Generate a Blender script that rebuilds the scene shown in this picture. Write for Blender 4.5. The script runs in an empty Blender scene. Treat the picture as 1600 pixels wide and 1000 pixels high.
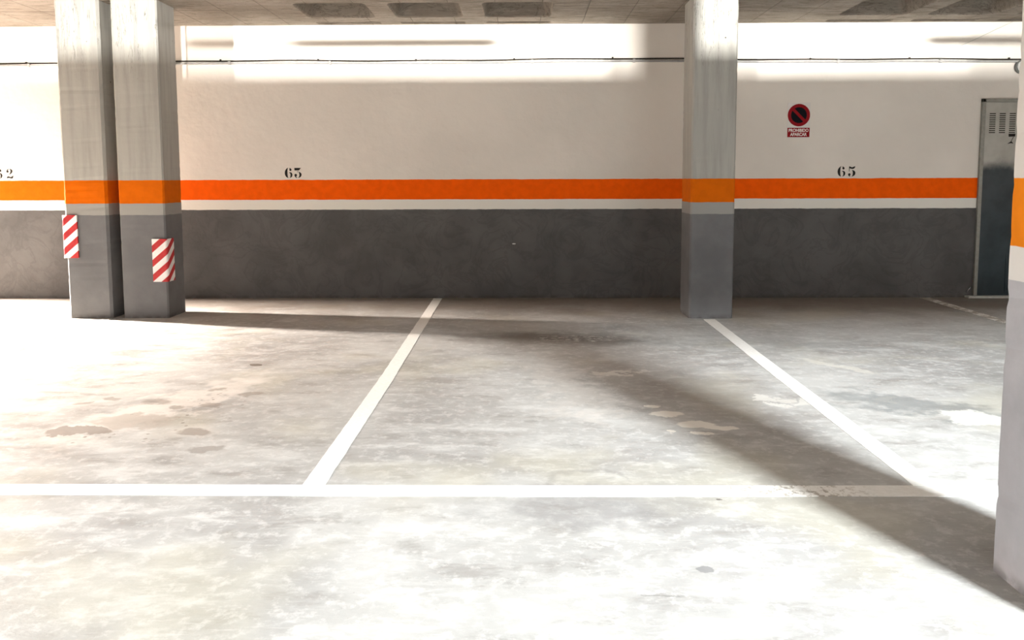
import bpy, bmesh, math, random
from mathutils import Matrix, Vector, noise
random.seed(7)
sc = bpy.context.scene
col = sc.collection

# ------------------------------------------------------------------ camera
cam = bpy.data.cameras.new('camera'); co = bpy.data.objects.new('camera', cam); col.objects.link(co)
sc.camera = co
cam.sensor_width = 36; cam.lens = 36*1201.24/1600
cam.shift_y = -(500-383.46)/1600
cam.clip_end = 200
PITCH, YAW, ROLL = .0859, -.0112, -.0029
def cam_axis(a, b, w):            # camera-space direction (right a, down b, forward w) to world
    c, s = math.cos(ROLL), math.sin(ROLL); a, b = c*a+s*b, -s*a+c*b
    Y, Z = w, -b
    c, s = math.cos(PITCH), math.sin(PITCH); Y, Z = c*Y+s*Z, -s*Y+c*Z
    c, s = math.cos(YAW), math.sin(YAW)
    return Vector((c*a+s*Y, -s*a+c*Y, Z))
R = cam_axis(1, 0, 0); U = cam_axis(0, -1, 0); B = -cam_axis(0, 0, 1)
M = Matrix((R, U, B)).transposed().to_4x4(); M.translation = (0, 0, 1.2)
co.matrix_world = M

# ------------------------------------------------------------------ world, lights, exposure
w = bpy.data.worlds.new('world'); sc.world = w; w.use_nodes = True
w.node_tree.nodes['Background'].inputs[0].default_value = (.93, .97, 1, 1)
w.node_tree.nodes['Background'].inputs[1].default_value = 2.9
sc.view_settings.view_transform = 'Standard'; sc.view_settings.look = 'None'
sc.view_settings.gamma = 1; sc.view_settings.use_curve_mapping = False
sc.view_settings.exposure = 0.06
sc.cycles.max_bounces = 10; sc.cycles.diffuse_bounces = 6
sc.cycles.use_denoising = True

def area(name, loc, target, sx, sy, power, color, spread=180):
    l = bpy.data.lights.new(name, 'AREA'); l.shape = 'RECTANGLE'; l.size = sx; l.size_y = sy
    l.energy = power; l.color = color; l.spread = math.radians(spread)
    o = bpy.data.objects.new(name, l); col.objects.link(o)
    o.location = loc
    o.rotation_euler = (Vector(target)-Vector(loc)).to_track_quat('-Z', 'Y').to_euler()
    return o
# daylight falling over the light well behind the camera
area('light_well_daylight', (4.15, -4.0, 4.02), (2.6, 3.2, 0), 1.1, .36, 1300, (.925, .975, 1), 120)
# low light over the unseen parapet, whose top is shaped to cut it
area('parapet_light_right', (3.06, -14, 2.70), (1.0, 7.7, 2.3), .34, .08, 700, (1, .99, .95), 60)
area('parapet_light_left', (-7.4, -14, 2.70), (0, 7.7, 2.3), .30, .08, 700, (1, .98, .94), 60)
# warm light through the open exit door far left
area('exit_door_light', (-9.2, 7.85, 3.15), (-2.5, 6.7, .0), .24, 1.15, 4700, (1, .875, .78), 115)

# ------------------------------------------------------------------ helpers
def link(name, bm, mat, parent=None, smooth=False):
    me = bpy.data.meshes.new(name); bm.normal_update(); bm.to_mesh(me); bm.free()
    if smooth:
        for p in me.polygons: p.use_smooth = True
    for m in (mat if isinstance(mat, (list, tuple)) else [mat]): me.materials.append(m)
    o = bpy.data.objects.new(name, me); col.objects.link(o)
    if parent: o.parent = parent
    return o
def empty(name, loc=(0, 0, 0)):
    o = bpy.data.objects.new(name, None); col.objects.link(o); o.location = loc; o.empty_display_size = .1
    return o
def tag(o, label, cat, group=None):
    o['label'] = label; o['category'] = cat
    if group: o['group'] = group
    return o
def struct(o, label=None):
    o['kind'] = 'structure'
    if label: o['label'] = label
    return o
def box(bm, x0, x1, y0, y1, z0, z1, bevel=0, mi=0):
    r = bmesh.ops.create_cube(bm, size=1)
    vs = r['verts']
    for v in vs:
        v.co = ((x0+x1)/2+v.co.x*(x1-x0), (y0+y1)/2+v.co.y*(y1-y0), (z0+z1)/2+v.co.z*(z1-z0))
    fs = set(f for v in vs for f in v.link_faces)
    for f in fs: f.material_index = mi
    if bevel:
        es = set(e for v in vs for e in v.link_edges)
        bmesh.ops.bevel(bm, geom=list(es), offset=bevel, segments=2, affect='EDGES', profile=.5, material=-1)
def tube(bm, pts, r, n=10):
    rings = []
    for i, p in enumerate(pts):
        p = Vector(p)
        d = (Vector(pts[min(i+1, len(pts)-1)])-Vector(pts[max(i-1, 0)])).normalized()
        a = d.cross(Vector((0, 0, 1)) if abs(d.z) < .9 else Vector((0, 1, 0))).normalized(); b = d.cross(a)
        rings.append([bm.verts.new(p+r*(math.cos(t)*a+math.sin(t)*b)) for t in [2*math.pi*k/n for k in range(n)]])
    for A, Bq in zip(rings, rings[1:]):
        for k in range(n): bm.faces.new((A[k], A[(k+1) % n], Bq[(k+1) % n], Bq[k]))
    bm.faces.new(rings[0][::-1]); bm.faces.new(rings[-1])
def lathe(bm, c, prof, n=40, axis='Y'):     # prof: (radius, offset towards the room)
    rings = []
    for r, d in prof:
        rings.append([bm.verts.new((c[0]+r*math.cos(t), c[1]-d, c[2]+r*math.sin(t))) for t in [2*math.pi*k/n for k in range(n)]])
    for A, Bq in zip(rings, rings[1:]):
        for k in range(n): bm.faces.new((A[k], A[(k+1) % n], Bq[(k+1) % n], Bq[k]))
    bm.faces.new(rings[0][::-1]); bm.faces.new(rings[-1])

# ------------------------------------------------------------------ materials
class NT:
    def __init__(s, name, rough=.7, spec=.3):
        s.m = bpy.data.materials.new(name); s.m.use_nodes = True
        s.t = s.m.node_tree; s.b = s.t.nodes['Principled BSDF']
        s.b.inputs['Roughness'].default_value = rough
        s.b.inputs['Specular IOR Level'].default_value = spec
        s.tc = s.n('ShaderNodeTexCoord').outputs['Object']
    def n(s, typ, **k):
        nd = s.t.nodes.new(typ)
        for a, v in k.items(): setattr(nd, a, v)
        return nd
    def l(s, a, b): s.t.links.new(a, b)
    def put(s, inp, v):
        if isinstance(v, bpy.types.NodeSocket): s.l(v, inp)
        else:
            if isinstance(v, tuple) and len(v) == 3 and inp.type == 'RGBA': v = (*v, 1)
            inp.default_value = v
    def math(s, op, a, b=0.0, c=None, clamp=False):
        nd = s.n('ShaderNodeMath', operation=op, use_clamp=clamp); s.put(nd.inputs[0], a); s.put(nd.inputs[1], b)
        if c is not None: s.put(nd.inputs[2], c)
        return nd.outputs[0]
    def vmath(s, op, a, b=(0, 0, 0)):
        nd = s.n('ShaderNodeVectorMath', operation=op); s.put(nd.inputs[0], a); s.put(nd.inputs[1], b)
        return nd.outputs['Value'] if op == 'LENGTH' else nd.outputs[0]
    def mapping(s, loc=(0, 0, 0), rot=(0, 0, 0), scale=(1, 1, 1), typ='POINT', v=None):
        nd = s.n('ShaderNodeMapping', vector_type=typ); s.l(v or s.tc, nd.inputs[0])
        nd.inputs[1].default_value = loc; nd.inputs[2].default_value = rot; nd.inputs[3].default_value = scale
        return nd.outputs[0]
    def noise(s, scale, detail=5, rough=.55, v=None, dist=0, col=False):
        nd = s.n('ShaderNodeTexNoise'); s.l(v or s.tc, nd.inputs['Vector'])
        nd.inputs['Scale'].default_value = scale; nd.inputs['Detail'].default_value = detail
        nd.inputs['Roughness'].default_value = rough; nd.inputs['Distortion'].default_value = dist
        return nd.outputs['Color' if col else 'Fac']
    def ramp(s, v, a, b, lo=0., hi=1., smooth=True):
        nd = s.n('ShaderNodeMapRange', interpolation_type='SMOOTHSTEP' if smooth else 'LINEAR', clamp=True)
        s.put(nd.inputs[0], v); nd.inputs[1].default_value = a; nd.inputs[2].default_value = b
        nd.inputs[3].default_value = lo; nd.inputs[4].default_value = hi
        return nd.outputs[0]
    def mix(s, f, a, b, mode='MIX'):
        nd = s.n('ShaderNodeMix', data_type='RGBA', blend_type=mode); s.put(nd.inputs[0], f)
        s.put(nd.inputs[6], a); s.put(nd.inputs[7], b)
        return nd.outputs[2]
    def bump(s, h, dist, strength=1.):
        nd = s.n('ShaderNodeBump'); nd.inputs['Strength'].default_value = strength; nd.inputs['Distance'].default_value = dist
        s.l(h, nd.inputs['Height']); s.l(nd.outputs[0], s.b.inputs['Normal'])
    def xyz(s, v=None):
        nd = s.n('ShaderNodeSeparateXYZ'); s.l(v or s.tc, nd.inputs[0]); return nd.outputs
    def out(s, c):
        s.put(s.b.inputs['Base Color'], c); return s.m

def simple(name, c, rough=.6, spec=.3, metal=0., var=.08, sc_=30):
    k = NT(name, rough, spec); k.b.inputs['Metallic'].default_value = metal
    f = k.noise(sc_); return k.out(k.mix(k.ramp(f, .3, .7), tuple(x*(1-var) for x in c), tuple(min(1, x*(1+var)) for x in c)))

CREAM = (.79, .735, .665); ORANGE = (.80, .135, .004); WHITE = (.80, .77, .70); GREY = (.115, .112, .11)

def banded(name, top, strip, low, rough=.75, concrete=False, wall=False, orange=(.62, .122, .0005)):
    k = NT(name, rough, .08)
    z = k.xyz()[2]
    wob = k.math('MULTIPLY', k.math('SUBTRACT', k.noise(9, 3), .5), .010)
    zz = k.math('ADD', z, wob)
    big = k.noise(.9, 4); fine = k.noise(14, 6)
    topc = k.mix(k.ramp(big, .35, .65), tuple(x*.95 for x in top), tuple(min(1, x*1.03) for x in top))
    if concrete:
        st = k.noise(5, 6, .6, k.mapping(scale=(3, 3, .25)))
        topc = k.mix(k.ramp(st, .35, .7), topc, tuple(x*.8 for x in top))
        vn = k.n('ShaderNodeTexVoronoi'); vn.inputs['Scale'].default_value = 11; k.l(k.tc, vn.inputs['Vector'])
        pits = k.ramp(vn.outputs['Distance'], .05, .11, 1, 0)
        pits = k.math('MULTIPLY', pits, k.ramp(k.noise(6, 2), .55, .62))
        topc = k.mix(pits, topc, tuple(x*.25 for x in top))
        ln = k.noise(3.2, 6, .65, k.mapping(scale=(9, 9, .55)), dist=.6)
        ridge = k.math('ABSOLUTE', k.math('SUBTRACT', ln, .5))
        upper = k.ramp(z, 1.9, 2.6)
        cr = k.math('MULTIPLY', k.ramp(ridge, .004, .016, 1, 0), k.math('MULTIPLY', upper, k.ramp(k.noise(2.3, 2), .5, .6)))
        topc = k.mix(cr, topc, tuple(x*.35 for x in top))
    lowc = k.mix(k.ramp(k.noise(2.5, 6, .6), .3, .7), tuple(x*.86 for x in low), tuple(x*1.14 for x in low))
    if wall:   # trowel swirls, scuffs and one chip on the grey dado
        sw = k.noise(3.0, 6, .6, dist=1.5)
        lowc = k.mix(k.ramp(k.math('ABSOLUTE', k.math('SUBTRACT', sw, .5)), .0, .05, .35, 0), lowc, tuple(x*.7 for x in low))
        chip = k.vmath('LENGTH', k.vmath('MULTIPLY', k.vmath('SUBTRACT', k.tc, (-.067, 7.726, .551)), (1, 1, 3)))
        lowc = k.mix(k.ramp(chip, .014, .022, 1, 0), lowc, (.6, .6, .58))
    orc = k.mix(k.ramp(fine, .3, .7), tuple(x*.94 for x in orange), tuple(min(1, x*1.05) for x in orange))
    c = k.mix(k.ramp(zz, .8985, .9015), lowc, strip)
    c = k.mix(k.ramp(zz, .9985, 1.0015), c, orc)
    c = k.mix(k.ramp(zz, 1.1985, 1.2015), c, topc)
    grime = k.math('MULTIPLY', k.ramp(z, 0, .05, 1, 0), k.ramp(k.noise(12, 4), .35, .6))
    c = k.mix(k.math('MULTIPLY', grime, .55), c, (.07, .06, .05))
    k.bump(k.math('ADD', k.noise(5, 3), k.math('MULTIPLY', fine, .35)), .012 if wall else .006, .6)
    return k.out(c)
M_wall = banded('painted_plaster_wall', CREAM, WHITE, GREY, wall=True, orange=(.96, .115, .0005))
M_pillar = banded('bare_concrete_pillar_with_bands', (.415, .405, .37), (.31, .305, .285), (.155, .155, .158), concrete=True)
M_pillar_white = banded('painted_pillar_with_bands', (.78, .74, .69), (.82, .80, .77), (.49, .49, .52), concrete=False, orange=(.9, .26, .012))

ZC_ = 2.72
def ceiling_mat():
    k = NT('board_marked_concrete', .85, .2)
    c = k.mix(k.ramp(k.noise(1.3, 6, .6), .3, .7), (.26, .225, .185), (.38, .335, .285))
    x = k.xyz()[0]; y = k.xyz()[1]
    g = k.noise(4, 6, .65, k.mapping(rot=(0, 0, .5), scale=(1, 6, 6)))
    c = k.mix(k.ramp(g, .53, .64, 0, .65), c, (.16, .13, .10))
    c = k.mix(k.ramp(g, .32, .44, .5, 0), c, (.50, .45, .38))
    st = k.noise(2.2, 6, .7, k.mapping(rot=(0, 0, -.35), scale=(1, 7, 1)), dist=.8)
    c = k.mix(k.ramp(k.math('ABSOLUTE', k.math('SUBTRACT', st, .5)), .0, .02, .55, 0), c, (.10, .08, .06))
    def joint(co, period, off):
        f = k.math('FRACT', k.math('DIVIDE', k.math('ADD', co, off), period))
        return k.ramp(k.math('ABSOLUTE', k.math('SUBTRACT', f, .5)), .485, .5)
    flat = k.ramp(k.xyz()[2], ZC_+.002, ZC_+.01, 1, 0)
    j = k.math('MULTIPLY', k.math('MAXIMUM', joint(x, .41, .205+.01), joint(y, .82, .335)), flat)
    c = k.mix(k.math('SUBTRACT', 1., flat), c, k.mix(.35, c, (.14, .12, .095)))  # recess shade put into the coffer colour
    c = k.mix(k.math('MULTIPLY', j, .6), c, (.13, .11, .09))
    pits = k.ramp(k.noise(38, 3, .5), .68, .74)
    c = k.mix(pits, c, (.16, .13, .10))
    k.bump(k.math('SUBTRACT', g, k.math('MULTIPLY', j, .7)), .008)
    return k.out(c)
M_ceil = ceiling_mat()

def floor_mat():
    k = NT('worn_polished_concrete', .5, .35)
    warp = k.mapping(rot=(0, 0, .9), scale=(1, 2.4, 1))
    a = k.noise(.75, 7, .62, dist=.6); b = k.noise(2.9, 9, .70, warp, dist=.25); d = k.noise(17, 8, .7)
    c = k.mix(k.ramp(a, .32, .68), (.315, .31, .30), (.475, .475, .46))
    c = k.mix(k.ramp(b, .49, .66, 0, .75), c, (.555, .555, .54))
    c = k.mix(k.ramp(b, .34, .48, .65, 0), c, (.26, .25, .235))
    c = k.mix(k.ramp(d, .49, .64, 0, .5), c, (.60, .60, .585))
    c = k.mix(k.ramp(k.noise(60, 4, .7), .62, .75, 0, .4), c, (.2, .19, .17))
    c = k.mix(k.ramp(k.noise(1.1, 3, .5, k.mapping(loc=(4, 2, 0))), .52, .68, 0, .35), c, (.47, .44, .33))
    # fine brushed scratches
    sc1 = k.noise(7, 6, .75, k.mapping(rot=(0, 0, -.45), scale=(1, 9, 1)))
    c = k.mix(k.ramp(sc1, .54, .70, 0, .3), c, (.66, .65, .62))
    wn = k.vmath('SUBTRACT', k.noise(7, 4, .6, col=True), (.5, .5, .5))
    wf = k.vmath('SUBTRACT', k.noise(30, 4, .6, col=True), (.5, .5, .5))
    def blob(x, y, rx, ry, rot=0, soft=.15, amp=.12, fine=.02):
        p = k.vmath('ADD', k.tc, k.vmath('MULTIPLY', wn, (amp*3.2, amp*3.2, 0)))
        p = k.vmath('ADD', p, k.vmath('MULTIPLY', wf, (fine*2, fine*2, 0)))
        p = k.mapping(loc=(x, y, 0), rot=(0, 0, rot), scale=(rx, ry, 1), typ='TEXTURE', v=p)
        p = k.vmath('MULTIPLY', p, (1, 1, 0))
        return k.ramp(k.vmath('LENGTH', p), 1-soft, 1+soft, 1, 0)
    def ad(c, m, s, colr): return k.mix(k.math('MULTIPLY', m, s), c, colr)
    # light worn tongue with a spill in the left bay
    tongue = blob(-1.88, 4.02, .70, .17, 1.12, .5, .25)
    c = ad(c, tongue, .7, (.70, .665, .62))
    c = ad(c, blob(-1.95, 3.74, .20, .12, .1, .25, .12), .55, (.29, .25, .21))
    c = ad(c, blob(-2.10, 3.565, .165, .055, .0, .12, .10), .85, (.235, .205, .18))
    c = ad(c, blob(-1.555, 3.575, .115, .085, 0, .3, .04), .4, (.58, .55, .51))
    c = ad(c, blob(-1.558, 3.57, .085, .055, 0, .15, .04), .75, (.27, .24, .21))
    c = ad(c, blob(-1.417, 3.33, .075, .045, 0, .2, .04), .7, (.27, .25, .23))
    c = ad(c, blob(-1.725, 4.905, .042, .03, 0, .15, .03), .95, (.12, .10, .08))
    c = ad(c, blob(-1.72, 4.94, .11, .08, 0, .3, .05), .3, (.30, .27, .24))
    for x, y, r in [(-2.38, 4.03, .05), (-2.25, 4.12, .06), (-1.75, 4.30, .06), (-1.66, 4.02, .07), (-1.52, 4.23, .07), (-1.98, 4.08, .09), (-1.83, 3.98, .05)]:
        c = ad(c, blob(x, y, r, r*.6, random.uniform(-.4, .4), .25, .06), .6, (.25, .22, .19))
    vn = k.n('ShaderNodeTexVoronoi'); vn.inputs['Scale'].default_value = 22; k.l(k.tc, vn.inputs['Vector'])
    dots = k.math('MULTIPLY', k.ramp(vn.outputs['Distance'], .16, .24, 1, 0), k.ramp(k.noise(5, 2), .50, .56))
    dots = k.math('MULTIPLY', dots, blob(-1.80, 3.75, .62, .22, 1.05, .35, .1))
    c = ad(c, dots, .8, (.20, .17, .14))
    # centre bay: dark patch, whitish scrapes, lime spots
    c = ad(c, blob(.25, 5.72, .66, .22, -.1, .6, .12), .8, (.12, .105, .09))
    sp = k.math('MULTIPLY', blob(.40, 5.72, .30, .13, 0, .4, .1), k.ramp(k.noise(16, 5, .7, k.mapping(scale=(1, 2.5, 1))), .52, .58))
    c = ad(c, sp, .9, (.70, .67, .62))
    c = ad(c, blob(.28, 4.35, .16, .55, .25, .5, .3), .35, (.60, .57, .53))
    c = ad(c, blob(.33, 3.86, .26, .08, .1, .5, .2), .35, (.60, .57, .53))
    c = ad(c, blob(.95, 4.6, .42, .95, .35, .6, .3), .38, (.20, .175, .155))
    for x, y, rx, ry in [(.745, 3.86, .085, .045), (.70, 3.99, .035, .025), (.86, 3.69, .10, .055), (.965, 3.64, .085, .03), (.72, 3.58, .02, .02), (.85, 3.555, .05, .022)]:
        c = ad(c, blob(x, y, rx, ry, .0, .12, .03), .95, (.74, .71, .65))
    for x, y, rx, ry in [(1.33, 4.12, .10, .05), (1.40, 4.0, .05, .05), (1.52, 4.08, .07, .05), (1.98, 4.12, .08, .04), (.60, 4.7, .14, .05)]:
        c = ad(c, blob(x, y, rx, ry, .2, .2, .14), .6, (.64, .62, .57))
    # arc and shade of an old tyre ring
    ring = k.math('MULTIPLY', blob(.27, 2.98, .17, .13, 0, .1, .05), k.math('SUBTRACT', 1., blob(.28, 2.965, .15, .11, 0, .12, .05)))
    c = ad(c, ring, .28, (.15, .14, .13))
    c = ad(c, blob(.22, 2.78, .38, .15, 0, .6, .2), .5, (.22, .215, .215))
    # right bay
    c = ad(c, blob(2.08, 4.02, .42, .15, -.5, .5, .2), .65, (.19, .205, .205))
    c = ad(c, blob(1.95, 5.6, .55, .22, -.2, .6, .3), .35, (.22, .22, .215))
    c = ad(c, blob(2.27, 3.79, .14, .10, 0, .15, .12), .8, (.68, .67, .63))
    c = ad(c, blob(2.03, 4.86, .26, .045, -.85, .25, .08), .5, (.65, .63, .56))
    c = ad(c, blob(.569, 2.28, .026, .022, 0, .1, .01), .85, (.22, .22, .22))
    c = ad(c, blob(.74, 2.80, .012, .008, 0, .2, .01), .9, (.12, .11, .10))
    c = ad(c, blob(.40, 2.13, .05, .005, .1, .3, .02), .6, (.2, .2, .19))
    # brown grime and painted shade along the foot of the back wall
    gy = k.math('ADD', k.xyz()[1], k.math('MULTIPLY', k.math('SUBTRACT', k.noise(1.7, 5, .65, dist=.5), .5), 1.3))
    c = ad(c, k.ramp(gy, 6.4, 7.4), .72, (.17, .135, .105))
    k.put(k.b.inputs['Roughness'], k.ramp(b, .3, .7, .40, .62))
    k.bump(k.math('ADD', d, k.math('MULTIPLY', b, 1.5)), .003, .5)
    return k.out(c)
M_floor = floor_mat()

def line_paint(name, keep):
    k = NT(name, .55, .35)
    n1 = k.noise(9, 8, .7); n2 = k.noise(45, 5, .7)
    c = k.mix(k.ramp(n2, .3, .7), (.80, .79, .75), (.88, .87, .84))
    wear = k.math('MAXIMUM', k.ramp(n1, keep, keep+.06), k.ramp(n2, keep+.10, keep+.14))
    # scuffed stretch of the front line
    s = k.vmath('LENGTH', k.vmath('MULTIPLY', k.vmath('SUBTRACT', k.tc, (1.0, 2.88, 0)), (2.4, 4, 0)))
    wear = k.math('MAXIMUM', wear, k.math('MULTIPLY', k.ramp(s, .4, 1, 1, 0), k.ramp(k.noise(26, 7, .75), .50, .58)))
    return k.out(k.mix(wear, c, (.42, .39, .34)))
M_line = line_paint('white_road_paint', .70)
M_line_worn = line_paint('worn_white_road_paint', .47)
M_black = simple('black_stencil_paint', (.012, .010, .008), .7)
M_red = simple('sign_red', (.27, .008, .013), .6, .1)
M_signwhite = simple('sign_panel_cream', (.74, .70, .66), .5, var=.02)
M_signtext = simple('sign_lettering_white', (.85, .75, .72), .5, var=.02)
M_signblack = simple('sign_black', (.006, .006, .009), .7, .1)
M_conduit = simple('light_grey_plastic_conduit', (.36, .35, .335), .6, .2)
M_cable = simple('dark_cable_sheath', (.03, .025, .02), .7, .1)
M_chrome = simple('worn_chrome', (.55, .55, .55), .3, .5, .9)
M_dark = simple('dark_recess', (.03, .028, .022), .8)
M_sill = simple('pale_worn_sill', (.5, .5, .47), .6)

def door_mat():
    k = NT('galvanised_steel_darker_below', .35, .5)
    z = k.xyz()[2]
    n = k.noise(2.2, 5, .6)
    zz = k.math('ADD', z, k.math('MULTIPLY', k.math('SUBTRACT', n, .5), .45))
    up = k.mix(k.ramp(k.noise(7, 4), .3, .7), (.36, .35, .31), (.43, .42, .38))
    low = k.mix(k.ramp(k.noise(4, 4), .3, .7), (.022, .036, .042), (.04, .058, .066))
    f = k.ramp(zz, 1.22, 1.42)  # steel colour turns darker towards the bottom
    k.put(k.b.inputs['Roughness'], k.ramp(f, 0, 1, .32, .5))
    k.b.inputs['Metallic'].default_value = .35
    return k.out(k.mix(f, low, up))
M_door = door_mat()
M_frame = simple('grey_steel_frame', (.26, .26, .23), .45, .4, .3)

def chevron_mat():
    k = NT('red_and_white_chevron_foam', .6, .35)
    uv = k.n('ShaderNodeUVMap').outputs[0]
    x = k.xyz(uv)
    f = k.math('FRACT', k.math('DIVIDE', k.math('SUBTRACT', k.math('MULTIPLY', x[1], 1.), k.math('MULTIPLY', x[0], .85)), .125))
    m = k.math('MULTIPLY', k.ramp(f, .0, .04), k.ramp(f, .50, .54, 1, 0))
    n = k.noise(20, 4)
    red = k.mix(k.ramp(n, .3, .7), (.40, .015, .02), (.50, .03, .03))
    wh = k.mix(k.ramp(k.noise(9, 4), .3, .7), (.74, .72, .70), (.84, .82, .80))
    k.bump(k.noise(40, 3), .002)
    return k.out(k.mix(m, wh, red))
M_chev = chevron_mat()

# ------------------------------------------------------------------ the shell
YW = 7.726; ZC = 2.72; XL = -7.2; XR = 7.6; YB = -8.0
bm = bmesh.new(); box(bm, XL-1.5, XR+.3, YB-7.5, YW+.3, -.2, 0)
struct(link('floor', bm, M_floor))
bm = bmesh.new(); box(bm, XL-.25, XR+.3, YW, YW+.3, 0, ZC+.4)
struct(link('wall_back', bm, M_wall))
bm = bmesh.new()          # left wall with a door opening near the back wall
box(bm, XL-.25, XL, YB, 5.9, 0, ZC+.4); box(bm, XL-.25, XL, 5.9, YW, 2.2, ZC+.4)
struct(link('wall_left', bm, M_wall))
bm = bmesh.new(); box(bm, XR, XR+.25, YB, YW, 0, ZC+.4)
struct(link('wall_right', bm, M_wall))
bm = bmesh.new(); box(bm, XL-.25, XR+.25, YB-.2, YB, 0, 2.576)  # unseen parapet, top edge set to cut the low light
struct(link('wall_front', bm, M_wall))

# waffle slab
PX, PY, CX, CY = .82, .82, -.02, 7.09
def in_solid(i, j):
    x = CX+i*.825; y = CY+j*PY
    if 1 <= i <= 3 and j >= -2: return True          # solid head round the middle pillar
    if -6 <= i <= -3 and j >= -2: return True        # solid head round the paired pillars
    if 1 <= i <= 3 and -8 <= j <= -5: return True    # near pillar
    return False
def coffer_cell(bm, x0, x1, y0, y1, ox0, ox1, oy0, oy1, depth, r=.07, taper=.06, solid=False):
    o = [bm.verts.new(p) for p in ((x0, y0, ZC), (x1, y0, ZC), (x1, y1, ZC), (x0, y1, ZC))]
    if solid:
        bm.faces.new(o[::-1]); return
    n = 5
    def rr(a0, a1, b0, b1, rad, z):
        pts = []
        for cx, cy, t0 in ((a1-rad, b0+rad, -90), (a1-rad, b1-rad, 0), (a0+rad, b1-rad, 90), (a0+rad, b0+rad, 180)):
            pts.append([bm.verts.new((cx+rad*math.cos(math.radians(t0+90*q/n)), cy+rad*math.sin(math.radians(t0+90*q/n)), z)) for q in range(n+1)])
        return pts
    A = rr(ox0, ox1, oy0, oy1, r, ZC)                 # corners: br, tr, tl, bl
    corner = [o[1], o[2], o[3], o[0]]
    for q in range(4):
        P = A[q]
        for s in range(n): bm.faces.new((corner[q], P[s+1], P[s]))
        Nx = A[(q+1) % 4]
        bm.faces.new((corner[q], corner[(q+1) % 4], Nx[0], P[-1]))
    lv = [A]
    for dz, ins in ((.015, .012), (depth*.8, taper), (depth, taper+.05)):
        lv.append(rr(ox0+ins, ox1-ins, oy0+ins, oy1-ins, max(.02, r-.005), ZC+dz))
    fl = [[v for seg in L for v in seg] for L in lv]
    for L1, L2 in zip(fl, fl[1:]):
        m = len(L1)
        for q in range(m): bm.faces.new((L1[q], L1[(q+1) % m], L2[(q+1) % m], L2[q]))
    bm.faces.new(fl[-1])
bm = bmesh.new()
for i in range(-9, 9):
    x0 = CX+(i-.5)*.825; x1 = x0+.825; cx = (x0+x1)/2
    for j in range(-9, 1):
        y0 = CY+(j-.5)*PY; y1 = y0+PY
        coffer_cell(bm, x0, x1, y0, y1, cx-.318, cx+.318, y0+.10, y1-.10, .24, solid=in_solid(i, j))
    y0 = CY+.5*PY; y1 = YW+.3
    coffer_cell(bm, x0, x1, y0, y1, cx-.318, cx+.318, y0+.09, YW-.045, .05, r=.012, taper=.008, solid=in_solid(i, 0))
bmesh.ops.remove_doubles(bm, verts=bm.verts, dist=1e-4)
bmesh.ops.recalc_face_normals(bm, faces=bm.faces)
ya = CY-9.5*PY
xa, xb = CX-9.5*.825, CX+8.5*.825
box(bm, xa, xb, ya, YW+.3, ZC+.30, ZC+.45)
box(bm, xa, 2.6, -1.65, ya, ZC, ZC+.45); box(bm, 2.6, xb, ya-.12, ya, ZC, ZC+.45)                # unseen slab edge, left part extended to cut daylight on the left floor
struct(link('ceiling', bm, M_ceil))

# ------------------------------------------------------------------ pillars
def pillar_mesh(x0, x1, y0, y1, h, cham, chip=.003, seed=0, step=.03):
    bm = bmesh.new()
    c = cham
    base = [(x0+c, y0), (x1-c, y0), (x1, y0+c), (x1, y1-c), (x1-c, y1), (x0+c, y1), (x0, y1-c), (x0, y0+c)]
    n = int(h/step); rings = []
    cx, cy = (x0+x1)/2, (y0+y1)/2
    for q in range(n+1):
        z = h*q/n; ring = []
        for m, (x, y) in enumerate(base):
            e = m//2 if m < 7 else 3
            nn = noise.noise(Vector((seed*7+m*3.3, z*9, seed)))
            nn2 = noise.noise(Vector((seed*5+m*9.1, z*40, 3)))
            d = chip*.35*nn+chip*max(0, nn2-.15)*3.5
            vx, vy = cx-x, cy-y; L = math.hypot(vx, vy)
            ring.append(bm.verts.new((x+vx/L*d-0, y+vy/L*d, z)))
        rings.append(ring)
    for A, Bq in zip(rings, rings[1:]):
        for m in range(8): bm.faces.new((A[m], A[(m+1) % 8], Bq[(m+1) % 8], Bq[m]))
    bm.faces.new(rings[0][::-1]); bm.faces.new(rings[-1])
    return bm
def pillar(x0, x1, y0, y1, cham, chip, mat, label, seed):
    cx, cy = (x0+x1)/2, (y0+y1)/2
    o = link('pillar', pillar_mesh(x0-cx, x1-cx, y0-cy, y1-cy, ZC, cham, chip, seed), mat)
    o.location = (cx, cy, 0)
    tag(o, label, 'pillar', 'concrete pillars of the garage')
    return o
pillar(-3.945, -3.565, 6.60, 6.955, .020, .003, M_pillar, 'left concrete pillar of the close pair, with high chevron guard on its outer edge', 1)
pillar(-3.465, -3.070, 6.60, 6.945, .012, .002, M_pillar, 'right concrete pillar of the close pair, with low chevron guard on its corner', 2)
pillar(1.448, 1.823, 6.565, 6.935, .014, .002, M_pillar, 'grey concrete pillar standing alone between numbers 63 and 65', 3)
pillar(1.447, 1.827, 1.93, 2.29, .010, .0032, M_pillar_white, 'pale painted pillar closest to the viewer at right edge of photo', 4)

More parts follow.
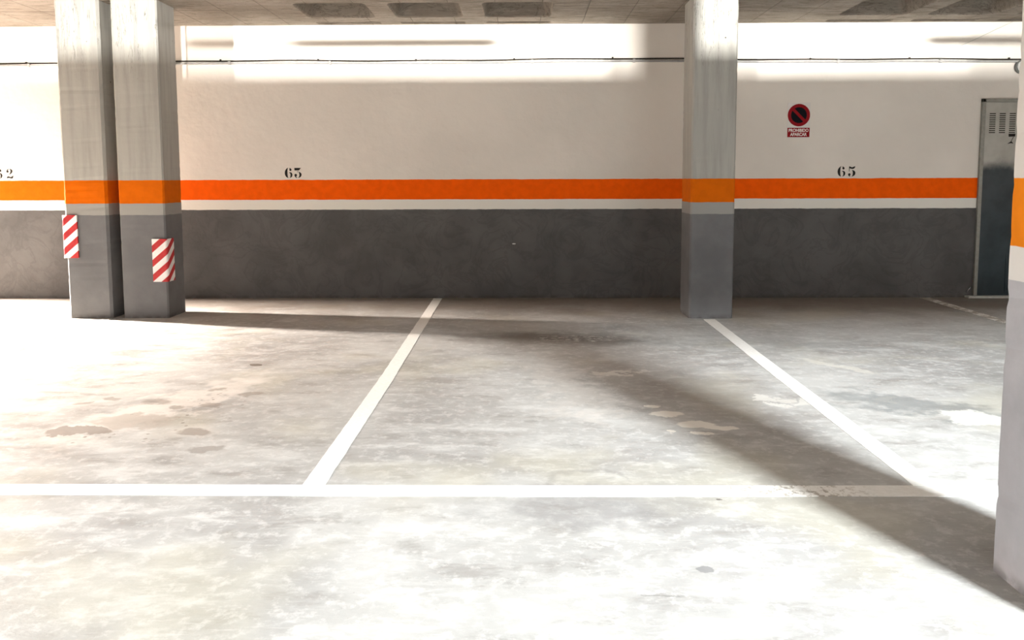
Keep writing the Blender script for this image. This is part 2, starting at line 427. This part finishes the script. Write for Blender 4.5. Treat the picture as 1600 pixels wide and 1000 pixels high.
# ------------------------------------------------------------------ corner guards
def guard(cx, cy, side, z0, label):
    """L-shaped foam pad round a pillar corner at (cx, cy); side=+1: corner is on the pillar's right"""
    bm = bmesh.new(); uvl = bm.loops.layers.uv.new('UVMap')
    Wd, T, H = .118, .014, .372
    n = 6
    # unrolled outer path, from the end on the front face to the end on the side face
    path = [(-Wd, -T)]
    r = T*1.4
    for q in range(n+1):
        a = math.radians(-90+90*q/n); path.append((T-r+r*math.cos(a), -T+r+r*math.sin(a)))
    path.append((T, Wd))
    inner = [(-Wd, .0)]+[(0, 0)]*(n+1)+[(0, Wd)]
    s = [0]
    for a, b in zip(path, path[1:]): s.append(s[-1]+math.hypot(b[0]-a[0], b[1]-a[1]))
    zs = [H*q/24 for q in range(25)]
    def V(p, z): return bm.verts.new((side*p[0], p[1], z))
    O = [[V(p, z) for p in path] for z in zs]
    Iv = [[V(p, z) for p in inner] for z in (0, H)]
    def face(vs, uvs):
        try: f = bm.faces.new(vs)
        except ValueError: return
        for lp, uv in zip(f.loops, uvs): lp[uvl].uv = uv
    for a in range(24):
        for b in range(len(path)-1):
            face((O[a][b], O[a][b+1], O[a+1][b+1], O[a+1][b]), [(side*s[b], zs[a]), (side*s[b+1], zs[a]), (side*s[b+1], zs[a+1]), (side*s[b], zs[a+1])])
    for lev, oo, ii in ((0, O[0], Iv[0]), (1, O[-1], Iv[1])):
        for b in range(len(path)-1):
            u = [(side*s[b], zs[-1]*lev), (side*s[b+1], zs[-1]*lev)]
            if inner[b] == inner[b+1]: face((oo[b], oo[b+1], ii[b]), [u[0], u[1], u[0]])
            else: face((oo[b], oo[b+1], ii[b+1], ii[b]), [u[0], u[1], u[1], u[0]])
    for b in (0, -1):
        face([O[q][b] for q in range(25)]+[Iv[1][b], Iv[0][b]], [(side*s[b], z) for z in zs]+[(side*s[b], H), (side*s[b], 0)])
    bmesh.ops.remove_doubles(bm, verts=bm.verts, dist=1e-5)
    bmesh.ops.recalc_face_normals(bm, faces=bm.faces)
    root = link('corner_guard', bm, M_chev); root.location = (cx, cy, z0)
    tag(root, label, 'corner guard', 'red and white corner guards')
    return root
guard(-3.947, 6.598, -1, .530, 'higher red and white striped guard on left edge of leftmost pillar')
g = guard(-3.068, 6.598, 1, .322, 'lower red and white striped guard wrapped round right pillar of the pair')

# ------------------------------------------------------------------ floor lines
def floor_line(pts, width, mat, label, z=.002):
    bm = bmesh.new(); P = [Vector(p) for p in pts]; n = 90
    L = []; 
    for q in range(n+1):
        t = q/n*(len(P)-1); i = min(int(t), len(P)-2); p = P[i].lerp(P[i+1], t-i); d = (P[i+1]-P[i]).normalized()
        nn = Vector((-d.y, d.x))
        a = width/2+.003*noise.noise(Vector((q*.9, P[0].x*3, 0))); b = width/2+.003*noise.noise(Vector((q*.9, P[0].x*3, 9)))
        L.append((bm.verts.new((*(p+nn*a), z)), bm.verts.new((*(p-nn*b), z)), bm.verts.new((*(p+nn*a), 0)), bm.verts.new((*(p-nn*b), 0))))
    for A, Bq in zip(L, L[1:]):
        bm.faces.new((A[0], A[1], Bq[1], Bq[0])); bm.faces.new((A[0], Bq[0], Bq[2], A[2])); bm.faces.new((A[1], A[3], Bq[3], Bq[1]))
    bm.faces.new((L[0][0], L[0][2], L[0][3], L[0][1])); bm.faces.new((L[-1][0], L[-1][1], L[-1][3], L[-1][2]))
    bmesh.ops.recalc_face_normals(bm, faces=bm.faces)
    return tag(link('parking_line', bm, mat), label, 'parking line', 'white parking bay lines')
floor_line([(-7.1, 2.93), (-2.2, 2.885), (0, 2.876), (1.5, 2.882), (6.5, 2.91)], .102, M_line, 'long white line running across the whole floor in front of the bays')
floor_line([(-.818, 2.935), (-.812, 4.5), (-.826, 6.2), (-.838, YW-.03)], .088, M_line, 'white line between bays running from long line to back wall below number 63')
floor_line([(1.585, 2.935), (1.592, 4.6), (1.612, 6.52)], .098, M_line, 'solid white line running toward viewer from foot of lone middle pillar')
floor_line([(4.02, 2.96), (4.03, 5.2), (4.06, YW-.03)], .10, M_line_worn, 'faded line in the dark floor beside the steel door')
floor_line([(-3.60, 2.97), (-3.60, 5.0), (-3.59, 6.56)], .095, M_line_worn, 'faint line in bright light in front of the paired pillars')

# ------------------------------------------------------------------ stencilled numerals
def smooth(pts, n=4):
    out = []; m = len(pts)
    for i in range(m):
        p0, p1, p2, p3 = [pts[(i+q) % m] for q in (-1, 0, 1, 2)]
        for s in range(n):
            t = s/n
            out.append(tuple(.5*((2*p1[a])+(-p0[a]+p2[a])*t+(2*p0[a]-5*p1[a]+4*p2[a]-p3[a])*t*t+(-p0[a]+3*p1[a]-3*p2[a]+p3[a])*t**3) for a in (0, 1)))
    return out
def disc(x, y, r, ry=None): return [(x+r*math.cos(t*math.pi/9), y+(ry or r)*math.sin(t*math.pi/9)) for t in range(18)]
G = {
 '6': (.75, [smooth([(.335, 1.), (.17, .90), (.04, .70), (.0, .48), (.04, .26), (.16, .08), (.34, .0), (.29, .12), (.265, .30), (.26, .50), (.265, .75), (.29, .9)]),
        disc(.56, .80, .105, .115), smooth([(.46, .97), (.56, .95), (.62, .87), (.52, .86)]),
        smooth([(.42, .53), (.56, .555), (.68, .48), (.745, .33), (.70, .14), (.60, .05), (.47, .0), (.54, .12), (.56, .28), (.54, .43)])]),
 '3': (.75, [[(.02, .98), (.66, .98), (.46, .74), (.02, .74)], smooth([(.27, .56), (.35, .66), (.40, .66), (.36, .62), (.31, .56)]),
        smooth([(.42, .60), (.56, .55), (.68, .44), (.71, .30), (.64, .13), (.50, .03), (.37, .02), (.46, .12), (.50, .28), (.48, .46)]),
        disc(.13, .27, .125, .13), smooth([(.04, .17), (.10, .07), (.20, .01), (.29, .03), (.20, .09), (.12, .2)])]),
 '5': (.75, [smooth([(.16, .98), (.40, .90), (.70, .99), (.66, .84), (.50, .74), (.30, .76), (.18, .82)]),
        [(.12, .98), (.17, .98), (.17, .50), (.12, .50)],
        smooth([(.40, .62), (.56, .60), (.70, .48), (.74, .32), (.68, .14), (.54, .04), (.38, .0), (.47, .12), (.50, .30), (.48, .50)]),
        disc(.16, .20, .12, .12), smooth([(.07, .12), (.14, .03), (.28, .0), (.22, .07), (.15, .14)])]),
 '2': (.72, [disc(.14, .72, .115, .12), smooth([(.06, .80), (.12, .92), (.28, .99), (.22, .9), (.14, .84)]),
        smooth([(.34, .99), (.50, .97), (.64, .84), (.64, .68), (.52, .52), (.30, .38), (.14, .27), (.30, .42), (.40, .58), (.45, .74), (.43, .90)]),
        smooth([(.04, .02), (.08, .18), (.22, .24), (.40, .16), (.60, .22), (.68, .34), (.70, .18), (.64, .04), (.50, .0), (.24, .06)])]),
 '7': (.75, [[(.0, 1.), (.68, 1.), (.66, .72), (.02, .70)], smooth([(.46, .66), (.52, .66), (.36, .34), (.34, .22), (.52, .02), (.30, .06), (-.06, .0), (.22, .20), (.30, .32)])]),
}
def glyph_bm(bm, ch, x0, z0, h, y, th=.002, wscale=1.):
    for poly in G[ch][1]:
        a = [bm.verts.new((x0+p[0]*h*wscale, y, z0+p[1]*h)) for p in poly]
        b = [bm.verts.new((x0+p[0]*h*wscale, y-th, z0+p[1]*h)) for p in poly]
        bm.faces.new(a); bm.faces.new(b[::-1]); m = len(a)
        for q in range(m): bm.faces.new((a[q], a[(q+1) % m], b[(q+1) % m], b[q]))
    bmesh.ops.recalc_face_normals(bm, faces=bm.faces)
def number(txt, x0, x1, z0, h, label):
    root = empty('bay_number', ((x0+x1)/2, YW, z0))
    tag(root, label, 'number', 'stencilled bay numbers')
    n = len(txt); wd = h*.75; gap = (x1-x0-n*wd)/(n-1)
    for q, ch in enumerate(txt):
        bm = bmesh.new(); glyph_bm(bm, ch, x0+q*(wd+gap)-root.location.x, 0, h, 0)
        bmesh.ops.triangulate(bm, faces=[f for f in bm.faces if len(f.verts) > 4])
        link('digit', bm, M_black, root)
number('62', -5.295, -5.108, 1.221, .098, 'black stencilled number 62 on wall left of the paired pillars')
number('63', -2.365, -2.193, 1.219, .102, 'black stencilled number 63 on cream wall above the orange band')
number('65', 3.158, 3.335, 1.217, .102, 'black stencilled number 65 on wall between lone pillar and steel door')

# ------------------------------------------------------------------ no-parking sign
sg = empty('no_parking_sign', (2.757, YW, 1.60)); tag(sg, 'red and black round no parking sign with red text plate on cream wall', 'sign')
bm = bmesh.new(); box(bm, -.112, .112, -.004, 0, 0, .345, .001); link('panel', bm, M_signwhite, sg)
def flat_ring(bm, cx, cz, r0, r1, y, th, n=64):
    rows = []
    for r, yy in ((r0, y), (r1, y), (r1, y-th), (r0, y-th)):
        rows.append([bm.verts.new((cx+r*math.cos(2*math.pi*k/n), yy, cz+r*math.sin(2*math.pi*k/n))) for k in range(n)])
    for a in range(4):
        A, Bq = rows[a], rows[(a+1) % 4]
        for k in range(n): bm.faces.new((A[k], A[(k+1) % n], Bq[(k+1) % n], Bq[k]))
    bmesh.ops.recalc_face_normals(bm, faces=bm.faces)
CZ = .2235
bm = bmesh.new(); lathe(bm, (0, -.0035, CZ), [(.084, 0), (.084, .001)], 48); link('disc', bm, M_signblack, sg)
bm = bmesh.new(); flat_ring(bm, 0, CZ, .078, .110, -.004, .0015)
c45 = math.sqrt(.5)
def bar(bm, y0, y1, hw=.014, L=.082):
    q = []
    for s, t in ((-L, -hw), (L, -hw), (L, hw), (-L, hw)):
        q.append((s*c45+t*c45, CZ-s*c45+t*c45))
    a = [bm.verts.new((x, y0, z)) for x, z in q]; b = [bm.verts.new((x, y1, z)) for x, z in q]
    bm.faces.new(a); bm.faces.new(b[::-1])
    for k in range(4): bm.faces.new((a[k], a[(k+1) % 4], b[(k+1) % 4], b[k]))
bar(bm, -.0045, -.0052); bmesh.ops.recalc_face_normals(bm, faces=bm.faces)
link('red_ring_and_slash', bm, M_red, sg)
bm = bmesh.new(); box(bm, -.109, .109, -.0052, -.004, .008, .100); tp = link('text_plate', bm, M_red, sg)
def text_obj(txt, size, x, z, y, width, mat, parent, name='lettering'):
    cu = bpy.data.curves.new(name, 'FONT'); cu.body = txt; cu.size = size; cu.align_x = 'CENTER'; cu.extrude = .0004; cu.offset = size*.03
    to = bpy.data.objects.new(name, cu); col.objects.link(to)
    dg = bpy.context.evaluated_depsgraph_get(); me = bpy.data.meshes.new_from_object(to.evaluated_get(dg))
    bpy.data.objects.remove(to)
    xs = [v.co.x for v in me.vertices]; s = width/(max(xs)-min(xs))
    for v in me.vertices: v.co = Vector((v.co.x*s+x, y-v.co.z, v.co.y+z))
    me.materials.clear(); me.materials.append(mat)
    o = bpy.data.objects.new(name, me); col.objects.link(o); o.parent = parent
    return o
text_obj('PROHIBIDO', .043, 0, .060, -.0057, .195, M_signtext, tp)
text_obj('APARCAR', .043, 0, .020, -.0057, .165, M_signtext, tp)

# ------------------------------------------------------------------ conduit and cable along the wall
def zline(x): return 2.362 + .012*math.sin((x+3)*.55)*.5 + .006*math.sin(x*1.7) - (.012 if x > 3.6 else 0)*min(1, (x-3.6))
xs = [XL+.05+q*.25 for q in range(int((XR-XL-.1)/.25)+1)]
cd = empty('wall_conduit', (0, YW-.016, 2.36)); tag(cd, 'light grey conduit with clips running along top of the cream wall', 'conduit')
bm = bmesh.new(); tube(bm, [(x, 0, zline(x)-2.36-.014) for x in xs], .011); link('pipe', bm, M_conduit, cd, True)
for q in range(-7, 7):
    x = .12+q*1.0
    bm = bmesh.new(); box(bm, x-.012, x+.012, -.015, .015, zline(x)-2.36-.028, zline(x)-2.36+.004, .002); link('clip', bm, M_conduit, cd)
cb = empty('wall_cable', (0, YW-.008, 2.36)); tag(cb, 'thin dark cable strung along wall just above the grey conduit', 'cable')
bm = bmesh.new(); tube(bm, [(x, 0, zline(x)-2.36+.009+.003*math.sin(x*5)) for x in xs], .0068, 8); link('sheath', bm, M_cable, cb, True)
for q in range(-7, 7):
    x = -.06+q*.97
    bm = bmesh.new(); box(bm, x-.008, x+.008, -.010, .007, zline(x)-2.36+.004, zline(x)-2.36+.024, .002); link('cable_clip', bm, M_cable, cb)
# thin loose wire slanting down from the ceiling at right
bm = bmesh.new(); tube(bm, [(4.80, YW-.02, 2.715), (4.62, YW-.012, 2.63), (4.386, YW-.006, 2.52), (4.22, YW-.005, 2.45)], .003, 6)
tag(link('loose_wire', bm, simple('pale_wire', (.5, .5, .45), .5)), 'thin pale wire slanting down wall from ceiling above the steel door', 'wire')

# round bulkhead lamp, half hidden behind the near pillar
bl = empty('bulkhead_lamp', (4.915, YW, 2.283)); tag(bl, 'small round bulkhead lamp on wall above steel door, switched off', 'lamp')
bm = bmesh.new(); lathe(bm, (0, 0, 0), [(.066, 0), (.07, .01), (.07, .03), (.062, .036), (.056, .036), (.056, .02)], 40); link('rim', bm, simple('dark_grey_lamp_rim', (.14, .14, .13), .4), bl, True)
bm = bmesh.new(); lathe(bm, (0, 0, 0), [(.056, .02), (.055, .034), (.047, .05), (.03, .06), (.012, .064), (.002, .065)], 40); link('glass_cover', bm, simple('frosted_lamp_glass', (.62, .63, .62), .25, .5, var=.03), bl, True)

# ------------------------------------------------------------------ steel door
D0, D1, DH = 4.545, 5.475, 1.975
dr = empty('door_1', ((D0+D1)/2, YW, 0)); dr['kind'] = 'structure'; ox = dr.location.x
dr['label'] = 'grey steel louvred door at right end of the back wall'
bm = bmesh.new()
for a in ((D0, D0+.035, 0, DH), (D1-.035, D1, 0, DH), (D0, D1, DH-.035, DH)):
    box(bm, a[0]-ox, a[1]-ox, -.030, 0, a[2], a[3], .003)
link('door_frame', bm, M_frame, dr)
# leaf with real slots: grid of quads minus the slot holes
xsets = [(4.628, 4.690), (4.726, 4.788), (4.824, 4.886), (4.922, 4.984), (5.020, 5.082), (5.118, 5.180), (5.216, 5.278), (5.314, 5.376)]
zsl = [1.641+q*.0205 for q in range(10)]
xe = sorted([D0+.035, D1-.035]+[v for s in xsets for v in s]); ze = sorted([.02, DH-.035]+[v for z in zsl for v in (z, z+.010)])
bm = bmesh.new(); yf = -.012; vg = {}
def vv(x, z):
    if (x, z) not in vg: vg[(x, z)] = bm.verts.new((x-ox, yf, z))
    return vg[(x, z)]
for i in range(len(xe)-1):
    for j in range(len(ze)-1):
        hx = any(abs(xe[i]-s[0]) < 1e-6 for s in xsets); hz = any(abs(ze[j]-z) < 1e-6 for z in zsl)
        if hx and hz: continue
        bm.faces.new((vv(xe[i], ze[j]), vv(xe[i+1], ze[j]), vv(xe[i+1], ze[j+1]), vv(xe[i], ze[j+1])))
r = bmesh.ops.extrude_face_region(bm, geom=list(bm.faces))
for v in [g_ for g_ in r['geom'] if isinstance(g_, bmesh.types.BMVert)]: v.co.y += .004
bmesh.ops.recalc_face_normals(bm, faces=bm.faces)
leaf = link('door_leaf', bm, M_door, dr)
for s in xsets:
    bm = bmesh.new()
    box(bm, s[0]-ox-.004, s[1]-ox+.004, -.004, -.001, zsl[0]-.006, zsl[-1]+.016)
    lv = link('louvre_vent', bm, M_dark, dr)
bm = bmesh.new()       # lower panel with pressed edge
for a in ((4.86, 5.41, .432, .440), (4.86, 5.41, .06, .068), (4.86, 4.868, .068, .432), (5.402, 5.41, .068, .432)):
    box(bm, a[0]-ox, a[1]-ox, -.017, -.012, a[2], a[3], .001)
link('kick_panel', bm, M_door, dr)
bm = bmesh.new(); box(bm, 5.375-ox, 5.41-ox, -.018, -.012, .93, 1.13, .002); tube(bm, [(5.392-ox, -.016, 1.05), (5.392-ox, -.06, 1.05), (5.29-ox, -.06, 1.05)], .008, 10)
link('door_handle', bm, M_chrome, dr)
bm = bmesh.new(); glyph_bm(bm, '7', 4.822-ox, 1.535, .098, -.0125, .0015)
bmesh.ops.triangulate(bm, faces=[f for f in bm.faces if len(f.verts) > 4]); link('numeral', bm, M_black, dr)
bm = bmesh.new(); box(bm, 4.47-ox, D1+.06-ox, -.075, .0, .0, .022, .005); link('threshold', bm, M_sill, dr)
# small bent metal hook beside the door foot
bm = bmesh.new(); tube(bm, [(4.49, YW-.012, .060), (4.495, YW-.022, .078), (4.508, YW-.024, .096), (4.522, YW-.012, .104)], .004, 6)
tube(bm, [(4.49, YW, .060), (4.49, YW-.013, .060)], .004, 6)
tag(link('wall_hook', bm, M_chrome), 'tiny pale bent hook on dark wall beside foot of steel door', 'hook')

# unseen post and hung bars added behind the viewer to cast wall shadows
n_shadow_caster = 0
def shadow_caster(bm, m):
    global n_shadow_caster
    n_shadow_caster += 1
    struct(link('shadow_caster_%d' % n_shadow_caster, bm, m))
shadow_caster(pillar_mesh(-2.15, -1.79, -1.02, -.66, ZC, .012, .002, 9), M_pillar)
for x0, x1 in ((-4.36, -3.19), (-.69, 1.15), (3.60, 5.2)):
    bm = bmesh.new(); box(bm, x0, x1, -1.24, -1.16, 2.585, 2.632, .006)
    for x in (x0+.2, x1-.2): tube(bm, [(x, -1.2, 2.63), (x, -1.2, ZC)], .006, 6)
    shadow_caster(bm, M_conduit)
